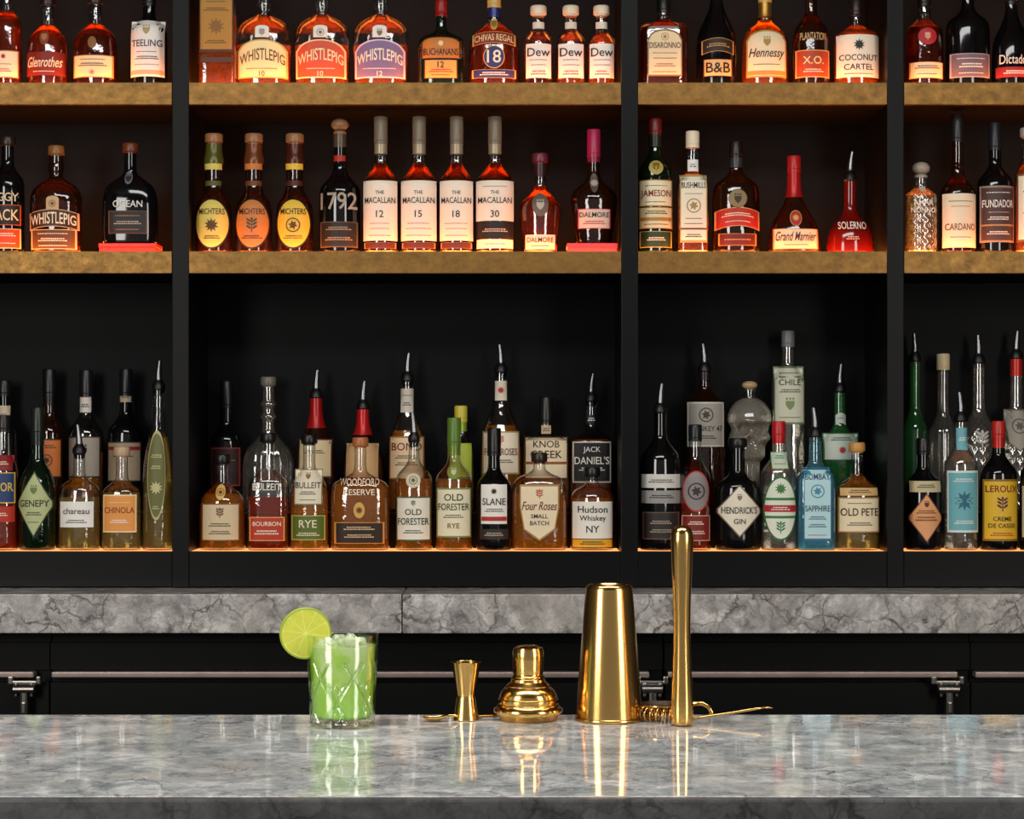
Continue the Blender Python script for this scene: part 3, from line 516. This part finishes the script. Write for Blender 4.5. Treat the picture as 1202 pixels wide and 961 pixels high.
B(G,1128,460,40,'std',2,1,'frost','clr',.6,'pour','101010',[('rect',552,624,.9,'6fb0b8','d8e4e0',[('-',563,3,WH),('o',587,24,'2a6a7a'),('-',612,3,WH)]),('rect',502,528,.9,'6fb0b8',None,[('-',515,3,WH)])],'vodka_bottle','clear bottle with a teal label and spout')
B(G,1172,494,44,'std',2,1,'black',None,0,'screw','b8241c',[('rect',562,634,.93,'e2b428','8a6a18',[('LEROUX',573,8,'7a1410'),('o',591,17,'5a1c3a'),('CREME',608,5,K),('DE CASSIS',616,5,K),('-',626,3,RD)])],'liqueur_bottle','dark liqueur bottle with bright yellow label and red cap',foil=('b8241c',.03))
B(G,1210,500,26,'std',2,1,'black',None,0,'screw','141414',[('rect',570,630,.9,'b8a890',None,[('-',590,3,K)])],'liqueur_bottle','dark bottle with beige label at shelf end')
# skull bottle
d=5.155; s=F/d; z0=SHZ['R']+.0008
rt=empty('vodka_bottle',(PX(880,d),d,z0),'clear skull-shaped glass bottle with a wood stopper','bottle',GRP['R'])
V=[];Fc=[];NU=72;NV_=80
def sm(a,b,x): t=max(0,min(1,(x-a)/(b-a))); return t*t*(3-2*t)
def skull(u,v):
    z=v*.264; a=2*math.pi*u
    r=.024+.012*math.exp(-z/.012)
    r+=(.036-.024)*sm(.112,.13,z)
    r+=.010*sm(.150,.178,z)
    r+=.006*sm(.19,.215,z)
    if z>.212: r*=math.sqrt(max(.09,1-((z-.212)/.0545)**2))
    x=r*math.cos(a); y=r*1.0*math.sin(a)
    if math.sin(a)<0:
        for ex in(-.018,.018):
            q=((x-ex)/.0125)**2+((z-.192)/.0125)**2; y+=.026*math.exp(-q*q)
        q=(x/.0065)**2+((z-.170)/.009)**2; y+=.014*math.exp(-q*q)
        q=(x/.024)**2+((z-.147)/.008)**2; y-=.006*math.exp(-q*q)
        if .139<z<.156 and abs(x)<.022: y+=.0022*(1+math.cos(x*2*math.pi/.0065))
        y+=.006*math.exp(-((z-.147)/.0013)**2)*(1 if abs(x)<.024 else 0)
        q=(x/.034)**2+((z-.209)/.006)**2; y-=.005*math.exp(-q)
    k=math.exp(-((z-.168)/.012)**2)*(1 if math.sin(a)<.2 else 0); x*=1+.10*k*abs(math.cos(a))
    k2=math.exp(-((z-.188)/.012)**2); x*=1-.05*k2
    return (x,y,z)
for j in range(NV_+1):
    for i in range(NU): V.append(skull(i/NU,j/NV_))
for j in range(NV_):
    for i in range(NU): k=(i+1)%NU; Fc.append((j*NU+i,j*NU+k,(j+1)*NU+k,(j+1)*NU+i))
Fc.append(tuple(reversed(range(NU)))); Fc.append(tuple(range(NV_*NU,NV_*NU+NU)))
mobj('glass_body',V,Fc,[pmat('skull_crystal','b4aea0',.07,trans=.68,coat=.5)],None,rt)
Ht=(HZ+(CAMZ-z0)*s-447)/s; ztop=.260
lathe('bottle_neck',[(.016,ztop),(.014,ztop+.006),(.014,Ht-.026),(.017,Ht-.025),(.017,Ht-.020)],[GL['clear']],24,rt)
pr=[(.014,Ht-.020)]+[(.017*math.cos(-math.pi/2+math.pi*i/10)+.001,Ht-.010+.010*math.sin(-math.pi/2+math.pi*i/10)) for i in range(1,10)]
lathe('bottle_stopper',pr,[pmat('cap_wood','b89a70',.5)],24,rt)
for px0,px1,c,lab in((120,187,'c8201a','flat red gift box under the bourbon bottle'),(665,724,'d03a4a','flat pink gift box under the malt bottle')):
    d=5.0; r=empty('gift_box',(PX((px0+px1)/2,d),d,ZM+.0005),lab,'box')
    hw=(px1-px0)/2*d/F
    box('box_base',-hw+.0015,hw-.0015,-.044,.044,0,.012,pmat('box_card_'+c,c,.5),.001,r)
    box('box_lid',-hw,hw,-.046,.046,.0125,.021,pmat('box_lid_'+c,c,.4),.0015,r)
# ---------------------------------------------------------------- shelving
def brassm():
    m,nt,out=newmat('aged_brass'); N=nt.nodes;L=nt.links
    p=N.new('ShaderNodeBsdfPrincipled'); L.new(p.outputs[0],out.inputs[0])
    tc=N.new('ShaderNodeTexCoord'); mp=N.new('ShaderNodeMapping'); mp.inputs['Scale'].default_value=(1,1,1.3); L.new(tc.outputs['Object'],mp.inputs[0])
    n=N.new('ShaderNodeTexNoise'); n.inputs['Scale'].default_value=30; n.inputs['Detail'].default_value=12; n.inputs['Roughness'].default_value=.8; L.new(mp.outputs[0],n.inputs['Vector'])
    r=N.new('ShaderNodeValToRGB'); r.color_ramp.elements[0].position=.28; r.color_ramp.elements[0].color=lin('5a4120'); r.color_ramp.elements[1].position=.72; r.color_ramp.elements[1].color=lin('966e34')
    L.new(n.outputs[0],r.inputs[0]); L.new(r.outputs[0],p.inputs['Base Color'])
    mr=N.new('ShaderNodeMapRange'); mr.inputs[1].default_value=.3; mr.inputs[2].default_value=.7; mr.inputs[3].default_value=.52; mr.inputs[4].default_value=.36; L.new(n.outputs[0],mr.inputs[0]); L.new(mr.outputs[0],p.inputs['Roughness'])
    p.inputs['Metallic'].default_value=.75
    return m
BR=brassm()
su=empty('shelving_unit',(0,5.08,1.1065),'black back-bar shelving with aged brass shelf edges and lit shelves','shelf')
ox,oy,oz=su.location
def sb(name,x0,x1,y0,y1,z0,z1,mat,bev=.0015,par=None):
    return box(name,x0-ox,x1-ox,y0-oy,y1-oy,z0-oz,z1-oz,mat,bev,par or su)
YF=4.92; YB=5.235
div=[-105,212,739,1051,1365]
DX=[PX(p,YF) for p in div]; hwd=.0185
TOPZ=2.72; BOT=1.1065
sb('back_panel',DX[0]-hwd,DX[-1]+hwd,YB,YB+.02,BOT,TOPZ,blackwood)
for x in DX: sb('divider',x-hwd,x+hwd,YF-.002,YB-.0005,BOT,TOPZ,blackwood2)
glowT=pmat('lit_acrylic_panel','ffd9a8',.5,em='ff8838',ems=14)
glowL=pmat('dim_lit_acrylic_panel','c8a070',.5,em='f49650',ems=1.7)
for i in range(4):
    x0=DX[i]+hwd+.0005; x1=DX[i+1]-hwd-.0005
    for zt,kind in((ZT,'b'),(ZM,'b'),(ZL,'l')):
        th=.049 if kind=='b' else zt-BOT-.001
        shf=sb('shelf',x0,x1,YF+.012,YB-.001,zt-th,zt-.004,blackwood2)
        if kind=='b': sb('brass_edge',x0,x1,YF-.004,YF+.0115,zt-th,zt,BR,.001,shf)
        else: sb('shelf_edge',x0,x1,YF+.001,YF+.0115,zt-th,zt,blackwood2,.001,shf)
        sb('light_panel',x0+.003,x1-.003,YF+.013,(YB-.08) if kind=='b' else 5.06,zt-.0035,zt,glowT if kind=='b' else glowL,0,shf)
    sb('riser_step',x0+.002,x1-.002,5.065,YB-.002,ZL+.0005,ZL+RIS,blackwood2)
sb('top_panel',DX[0]+hwd,DX[-1]-hwd,YF,YB,TOPZ+.0005,TOPZ+.03,blackwood2)
# ---------------------------------------------------------------- back counter marble
mb=marble('grey_breccia_marble',12,'b6b2ae','7e7a78','463c37',.28,.018,.95,'e2dfdb',1.0,.36,.54,'a0948a',.66)
YM=4.736; ZMt=PZ(697,4.736); xs=PX(472,YM)
def slab(x0,x1,yf,lab):
    o=box('back_counter_slab',x0,x1,yf,5.26,ZMt-.084,ZMt,mb,.003); o['label']=lab; o['category']='countertop'; return o
slab(-1.9,xs-.001,YM,'grey veined marble slab below the black shelving')
slab(xs+.001,1.9,YM-.004,'grey veined marble slab meeting its neighbour at a seam')
# coolers
cab=pmat('black_enamel','070708',.45,spec=.15); cab2=pmat('black_door_panel','080808',.45,spec=.15)
railm=pmat('worn_steel_rail','988880',.4,.7,var=.35,bscale=14)
YC=4.83; zc1=ZMt-.0845
for (a,b,lx) in((-255,58,30),(58.6,778,765),(780,1139,1112),(1139.6,1455,None)):
    x0=PX(a,YC)+.0005;x1=PX(b,YC)-.0005
    r=empty('bar_cooler',((x0+x1)/2,5.0,0),'black under-counter cooler with steel rail and chrome latch','cooler','bar coolers under the marble counter')
    cx=(x0+x1)/2
    def cb(n,X0,X1,Y0,Y1,Z0,Z1,m,bv=.002,p=r): return box(n,X0-cx,X1-cx,Y0-5,Y1-5,Z0,Z1,m,bv,p)
    cb('body',x0,x1,YC+.02,5.25,.03,zc1,cab,.0004)
    cb('top_trim',x0,x1,YC+.004,YC+.019,PZ(786,YC),PZ(754,YC),cab2,.0004)
    nd=2 if (b-a)>500 else 1
    for i in range(nd):
        p0=x0+(x1-x0)*i/nd+.0005; p1=x0+(x1-x0)*(i+1)/nd-.0005
        cb('door',p0,p1,YC,YC+.018,.12,PZ(801,YC),cab2,.001)
    cb('rail',x0+.006,x1-.03,YC-.018,YC+.019,PZ(795,YC-.01),PZ(788,YC-.01),railm,.003)
    cb('toe_kick',x0,x1,YC+.05,YC+.06,0,.029,cab,.001)
    if lx:
        Y=YC-.02
        def q(xa,xb,ya,yb,za,zb,bv): return cb('t',PX(lx+xa,Y),PX(lx+xb,Y),Y-ya,Y-yb,PZ(zb,Y),PZ(za,Y),chrome,bv)
        lt=[q(-20,-13,.012,.0005,793,803,.003),q(13,19,.012,.0005,793,803,.003),
            q(-15,15,.014,.0005,798,803,.003),q(-11,-7,.022,.0005,800,817,.003),q(7,11,.022,.0005,800,817,.003),
            q(-4,5,.024,.010,806,839,.005),q(-2.5,3.5,.028,.020,822,836,.003)]
        c_=lathe('t',[(.008,-.024),(.0105,-.022),(.0105,.022),(.008,.024)],[chrome],24,r)
        c_.matrix_basis=Matrix.Translation((PX(lx,Y)-cx,Y-.016-5,PZ(808,Y)))@Matrix.Rotation(math.pi/2,4,'Y')
        lt.append(c_)
        joined('latch',lt,chrome,r)
# ---------------------------------------------------------------- front bar
HC=.3756; ZC=CAMZ-HC; YK=HC*F/(838.5-HZ); YFR=HC*F/(935-HZ)
mc=marble('polished_grey_marble',12,'bcbebc','83888a','5c5853',.045,.013,.7,'f0f0ec',1.2,.36,.52,'b0a698',.66)
mc2=marble('marble_edge_painted_shade',13,'5c5c5d','3e3e40','262423',.35,.02,.8,'6c6c6e',1.0)  # counter marble in darker colours: the shade on its front face is painted in
bc=empty('bar_counter',(0,(YK+YFR)/2,0),'long bar counter with polished grey veined marble top','counter')
cy=(YK+YFR)/2
box('countertop',-2.0,2.0,YFR+.0045-cy,YK-cy,ZC-.055,ZC,mc,.002,bc)
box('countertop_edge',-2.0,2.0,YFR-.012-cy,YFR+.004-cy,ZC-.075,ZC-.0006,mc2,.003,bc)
box('front_panel',-1.98,1.98,YFR+.08-cy,YFR+.11-cy,.06,ZC-.0555,blackwood,.002,bc)
box('back_shelf',-1.98,1.98,YFR+.1105-cy,YK-.03-cy,.5,.53,steel,.002,bc)
for x in(-1.9,-.6,.6,1.9): box('support_post',x-.03,x+.03,YFR+.12-cy,YK-.05-cy,0,.4995,blackwood2,.002,bc)
for x in(-1.9,-.6,.6,1.9): box('support_post',x-.03,x+.03,YFR+.12-cy,YK-.05-cy,.5305,ZC-.0555,blackwood2,.002,bc)
# ---------------------------------------------------------------- tools
def S(d): return d/F
d=2.916
k=S(d)
def L2(pr): return [(r*k,z*k) for r,z in pr]
e=empty('shaker_tin',(PX(715,d),d,ZC+.0004),'large gold-toned shaker tin standing upside down','shaker tin')
lathe('tin_body',L2([(35,0),(39.6,.3),(40.4,1.5),(40.2,3.2),(39.2,4.2),(39,8),(34,75),(27.6,153),(26.6,157),(25,158.5),(22,158.8),(21,157.5),(2,157)]),[gold],72,e)
d2=2.920; k=S(d2)
e=empty('cocktail_shaker',(PX(620,d2),d2,ZC+.0004),'gold-toned strainer top of a cocktail shaker with cap','shaker top')
lathe('strainer_lid',L2([(33,0),(34.5,3),(36,5),(40.3,9),(41,11),(40.3,13),(37,15.2),(36,16.5),(36,18),(35,19),(35.6,20),(35.4,24),(34,25),(34.2,27),(31.5,33),(27,38),(25.5,38.8),(25.8,40),(22.5,43),(20.5,44.5),(20,47.5),(18.5,48.8),(17.5,49)]),[gold],64,e)
lathe('cap',L2([(18.6,49),(18.8,51),(17.8,52),(17.4,54),(17.8,55),(17.8,60),(18.3,70),(18.3,79),(16.8,84),(12,86.4),(2,87)]),[gold],48,e)
d3=2.915;k=S(d3)
e=empty('jigger',(PX(547,d3),d3,ZC+.0004),'gold-toned double-sided jigger beside the shaker top','jigger')
lathe('jigger_body',L2([(14.4,0),(15,.8),(14.8,2),(11,26),(10.4,28),(11,31),(17,66.5),(17.5,67.5),(17,68),(16.3,67),(10,35),(1,34)]),[gold],48,e,capb=True)
d4=2.86;k=S(d4)
e=empty('muddler',(PX(800.5,d4),d4,ZC+.0004),'tall polished gold-toned muddler standing upright','muddler')
pr=[(9,0),(11.6,1),(12.9,4),(13.4,12),(13.2,28),(12.2,48),(11,75),(10.2,100),(10,120),(10.4,145),(11.4,170),(12.6,195),(13.3,212),(13.4,220),(12.6,227),(9.6,232),(5,234.6),(1,235)]
lathe('muddler_body',L2(chaikin(pr,1)),[gold],48,e)
d5=2.915;X=PX(780,d5)
e=empty('cocktail_strainer',(X,d5,ZC+.0006),'gold-toned coil-rimmed cocktail strainer lying flat','strainer')
lathe('strainer_plate',[(.002,.0195),(.026,.0195),(.033,.020),(.033,.0212),(.026,.0215),(.002,.0213)],[gold],48,e)
pts=[]
for i in range(720):
    a=math.pi*2*i/720; ph=a*26; R=.0285+.0088*math.cos(ph); pts.append((R*math.cos(a),R*math.sin(a),.0102+.0088*math.sin(ph)))
tube('spring_coil',pts,.0012,gold,6,e)
tube('handle',[(.030,.004,.0205),(.05,.004,.021),(.058,.002,.017),(.062,.0,.010),(.06,0,.004)],.003,gold,10,e)
e=empty('cocktail_fork',(PX(825,2.90),2.90,ZC+.001),'thin gold-toned cocktail fork leaning past the strainer','fork')
q=S(2.90)
sh_=[(-14*q,-.012,.004),(0,-.008,.006),(30*q,-.004,.0105),(60*q,0,.0155),(72*q,-.001,.018)]
tube('fork_handle',sh_,.0016,gold,8,e,rf=lambda t:.0019-.0004*t)
tn=[tube('t',[(70*q,-.001,.0177),(76*q,-.001+.004*j,.0178),(82*q,-.001+.004*j,.0175)],.0009,gold,6,None,rf=lambda t:.0012-.0007*t) for j in(-1,0,1)]
joined('fork_tines',tn,gold,e)
e=empty('bar_spoon',(PX(512,2.90),2.90,ZC+.0004),'gold-toned bar spoon lying beside the jigger','spoon')
V=[];Fc=[];NU=20;NR=6
for s_ in(0,1):
    for j in range(NR+1):
        for i in range(NU):
            a=2*math.pi*i/NU; r=j/NR; V.append((.018*r*math.cos(a),.011*r*math.sin(a),.0045*r*r+.0009*s_+.0004+(.003*r*max(0,math.cos(a)))))
n1=(NR+1)*NU
for s_ in(0,1):
    for j in range(NR):
        for i in range(NU):
            k_=(i+1)%NU; Fc.append((s_*n1+j*NU+i,s_*n1+j*NU+k_,s_*n1+(j+1)*NU+k_,s_*n1+(j+1)*NU+i))
for i in range(NU): k_=(i+1)%NU; Fc.append((NR*NU+i,NR*NU+k_,n1+NR*NU+k_,n1+NR*NU+i))
mobj('spoon_bowl',V,Fc,[gold],None,e)
tube('spoon_handle',[(.016,0,.0075),(.03,.012,.006),(.05,.03,.003),(.09,.042,.0022),(.15,.042,.0022)],.0018,gold,8,e)
# ---------------------------------------------------------------- cocktail
dg=2.86; k=S(dg)
e=empty('rocks_glass',(PX(402,dg),dg,ZC+.0004),'cut-crystal tumbler holding an iced green cocktail','drinking glass')
H=107*k; Rb=38*k; Rt=42.5*k
seg=216
def groove(z,a):
    if not(.006<z<.084): return 0
    g=0
    for sgn in (1,-1):
        q=a*6/(2*math.pi)+sgn*z/.066+.1; f=abs(q-round(q)); g=max(g,max(0,1-f/.07))
        q2=a*24/(2*math.pi)+sgn*z/.0165; f2=abs(q2-round(q2))
        c1=a*6/(2*math.pi)+z/.066+.1; c2=a*6/(2*math.pi)-z/.066+.1
        if (int(math.floor(c1))+int(math.floor(c2)))%2==0 and z<.058: g=max(g,.65*max(0,1-f2/.24))
    return g
def Rbase(z): return Rb+(Rt-Rb)*(z/H)
def surf_mesh(name,zs,rf,inner,mat,parent,ang):
    V=[];Fc=[]
    for z in zs:
        for i in range(seg):
            a=2*math.pi*i/seg; r=rf(z,a); V.append((r*math.cos(a),r*math.sin(a),z))
    for r,z in inner:
        for i in range(seg): a=2*math.pi*i/seg; V.append((r*math.cos(a),r*math.sin(a),z))
    n=len(zs)+len(inner)
    for j in range(n-1):
        for i in range(seg): k2=(i+1)%seg; Fc.append((j*seg+i,j*seg+k2,(j+1)*seg+k2,(j+1)*seg+i))
    Fc.append(tuple(reversed(range(seg)))); Fc.append(tuple(range((n-1)*seg,n*seg)))
    return sharp(mobj(name,V,Fc,[mat],None,parent),ang)
zs=[0,.0012]+[.003+(H-.003)*i/96 for i in range(97)]
cg=glassmat('cut_crystal','fdfffa','cfe8b4',.1)
surf_mesh('tumbler',zs,lambda z,a:Rbase(z)-.0022*groove(z,a)-(.0015*(1-z/.0015) if z<.0015 else 0),
  [(Rt-.0014,H-.0002),(Rt-.0020,H-.004),(Rbase(.014)-.0030,.014),(Rb-.008,.0095),(.001,.009)],cg,e,25)
m,nt,out=newmat('green_cocktail'); N=nt.nodes;L=nt.links
p=N.new('ShaderNodeBsdfPrincipled'); L.new(p.outputs[0],out.inputs[0])
tc=N.new('ShaderNodeTexCoord'); vo=N.new('ShaderNodeTexVoronoi'); vo.inputs['Scale'].default_value=55; L.new(tc.outputs['Object'],vo.inputs['Vector'])
sx=N.new('ShaderNodeSeparateXYZ'); L.new(tc.outputs['Object'],sx.inputs[0])
mr=N.new('ShaderNodeMapRange'); mr.inputs[1].default_value=.01; mr.inputs[2].default_value=.110; mr.inputs[4].default_value=.66; L.new(sx.outputs['Z'],mr.inputs[0])
ad=N.new('ShaderNodeMath'); ad.operation='MULTIPLY_ADD'; ad.inputs[1].default_value=.42; L.new(vo.outputs['Color'],ad.inputs[0]); L.new(mr.outputs[0],ad.inputs[2])
r=N.new('ShaderNodeValToRGB'); r.color_ramp.elements[0].position=.12; r.color_ramp.elements[0].color=lin('b4ee00'); r.color_ramp.elements[1].position=1.0; r.color_ramp.elements[1].color=lin('ecf8c8')
q_=r.color_ramp.elements.new(.6); q_.color=lin('ccf04a')
L.new(ad.outputs[0],r.inputs[0]); L.new(r.outputs[0],p.inputs['Base Color'])
p.inputs['Roughness'].default_value=.1; p.inputs['Transmission Weight'].default_value=.28; p.inputs['IOR'].default_value=1.36
p.inputs['Subsurface Weight'].default_value=.35; p.inputs['Subsurface Radius'].default_value=(.9,1,.25); p.inputs['Subsurface Scale'].default_value=.02
zd=[.0145+(.1035-.0145)*i/80 for i in range(81)]
surf_mesh('green_drink',[.0105,.0125]+zd,lambda z,a:(Rb-.009 if z<.011 else Rb-.0048 if z<.013 else Rbase(z)-.0034-.0042*groove(z,a)),[(.002,.1036)],m,e,20)
ice=pmat('clear_ice','f4fce0',.08,trans=.65,ior=1.31,bump=.4,bscale=60)
random.seed(11)
for j in range(13):
    a=j*2.4; rr=.0085*math.sqrt(j+.4) ; rr=min(rr,.0290)
    s1=random.uniform(.012,.016); x=rr*math.cos(a); y=rr*math.sin(a); z=.1065+random.uniform(0,.005)
    bm=bmesh.new(); bmesh.ops.create_icosphere(bm,subdivisions=1,radius=s1*.62)
    for v in bm.verts: v.co*=random.uniform(.75,1.15)
    bmesh.ops.bevel(bm,geom=bm.edges[:],offset=.0008,segments=1,affect='EDGES')
    me=bpy.data.meshes.new('ice_chip'); bm.to_mesh(me); bm.free(); me.materials.append(ice)
    o=bpy.data.objects.new('ice_chip',me); o.location=(e.location.x+x,e.location.y+y,ZC+z); o.rotation_euler=(random.random()*3,random.random()*3,random.random()*3)
    o['label']='clear chip of crushed ice floating in green cocktail'; o['category']='ice'; o['group']='crushed ice in the drink'; COL.objects.link(o)
lr=30.5*k
lw=empty('lime_wheel',(PX(359,dg),dg-.006,PZ(743,dg-.006)),'round lime slice perched on the tumbler rim','lime slice')
lw.rotation_euler=(math.radians(4),math.radians(8),math.radians(14))
rind=pmat('lime_rind','9aad28',.35,bump=.3,bscale=400); pith=pmat('lime_pith','dade78',.5); flesh=pmat('lime_flesh','d2d452',.22,trans=.1,var=.15,bscale=260)
rp=[(lr*.93,-.003),(lr*.97,-.0031),(lr,-.002),(lr,.002),(lr*.97,.0031),(lr*.93,.003)]
o=lathe('rind',rp+[rp[0]],[rind],64,lw,capb=False,capt=False); o.rotation_euler[0]=math.pi/2
o=lathe('pith',[(.0005,-.0024),(lr*.935,-.0024),(lr*.935,.0024),(.0005,.0024)],[pith],64,lw); o.rotation_euler[0]=math.pi/2
V=[];Fc=[];ns=10
for sgn in(-1,1):
  for q in range(ns):
    a0=2*math.pi*q/ns+.016; a1=2*math.pi*(q+1)/ns-.016; c0=len(V); am=(a0+a1)/2
    pts=[(.05,am)]+[(.85-.04*abs((i-4)/4)**4,a0+(a1-a0)*i/8) for i in range(9)]
    V.append((.5*math.cos(am)*lr,sgn*.0027,.5*math.sin(am)*lr))
    for r_,a in pts: V.append((lr*r_*1.05*math.cos(a),sgn*.0025,lr*r_*1.05*math.sin(a)))
    n=len(pts)
    for i in range(n): Fc.append((c0,c0+1+i,c0+1+(i+1)%n))
mobj('flesh',V,Fc,[flesh],None,lw)
# ---------------------------------------------------------------- room
def st(o): o['kind']='structure'; return o
wallm=pmat('dark_plaster','1a1817',.8,bump=.1,bscale=40); walls=pmat('taupe_plaster','4a443e',.8,bump=.1,bscale=40)
st(box('wall_back',-3.2,3.2,5.3,5.4,0,3.2,wallm,0))
st(box('wall_left',-3.3,-3.2,-1.5,5.4,0,3.2,walls,0))
st(box('wall_right',3.2,3.3,-1.5,5.4,0,3.2,walls,0))
st(box('ceiling',-3.3,3.3,-1.5,5.4,3.2,3.3,pmat('ceiling_paint','4a4642',.9,var=.05,bscale=5),0))
m,nt,out=newmat('dark_tile_floor'); p=nt.nodes.new('ShaderNodeBsdfPrincipled'); nt.links.new(p.outputs[0],out.inputs[0])
bt=nt.nodes.new('ShaderNodeTexBrick'); bt.inputs['Color1'].default_value=(.04,.035,.03,1); bt.inputs['Color2'].default_value=(.05,.045,.04,1); bt.inputs['Mortar'].default_value=(.02,.02,.02,1); bt.inputs['Scale'].default_value=3; bt.offset=0
tc=nt.nodes.new('ShaderNodeTexCoord'); nt.links.new(tc.outputs['Object'],bt.inputs[0]); nt.links.new(bt.outputs[0],p.inputs['Base Color']); p.inputs['Roughness'].default_value=.4
st(box('floor',-3.3,3.3,-1.5,5.4,-.05,0,m,0))
# ---------------------------------------------------------------- lights
def area(loc,tgt,sx,sy,pw,col):
    l=bpy.data.lights.new('area','AREA'); l.shape='RECTANGLE'; l.size=sx; l.size_y=sy; l.energy=pw; l.color=col
    o=bpy.data.objects.new('softbox_light',l); o.location=loc
    o.rotation_euler=(Vector(tgt)-Vector(loc)).to_track_quat('-Z','Y').to_euler(); COL.objects.link(o)
area((-2.1,.9,2.1),(0,4.6,1.4),.9,1.7,56,(1,.96,.9))
area((2.2,1.1,2.0),(0,4.7,1.4),.7,1.7,39,(1,.95,.88))
area((0,2.3,3.1),(0,2.9,1.0),2.6,.5,47,(1,.99,.98))
w=bpy.data.worlds.new('World'); SC.world=w; w.use_nodes=True
w.node_tree.nodes['Background'].inputs[0].default_value=(.95,.94,.95,1); w.node_tree.nodes['Background'].inputs[1].default_value=.24
# ---------------------------------------------------------------- camera
cam=bpy.data.cameras.new('Camera'); co=bpy.data.objects.new('Camera',cam); COL.objects.link(co)
co.location=(0,0,CAMZ); co.rotation_euler=(math.pi/2,0,0); cam.sensor_width=36; cam.lens=F/1202*36
cam.shift_y=(HZ-480.5)/1202
SC.camera=co
SC.view_settings.view_transform='Standard'
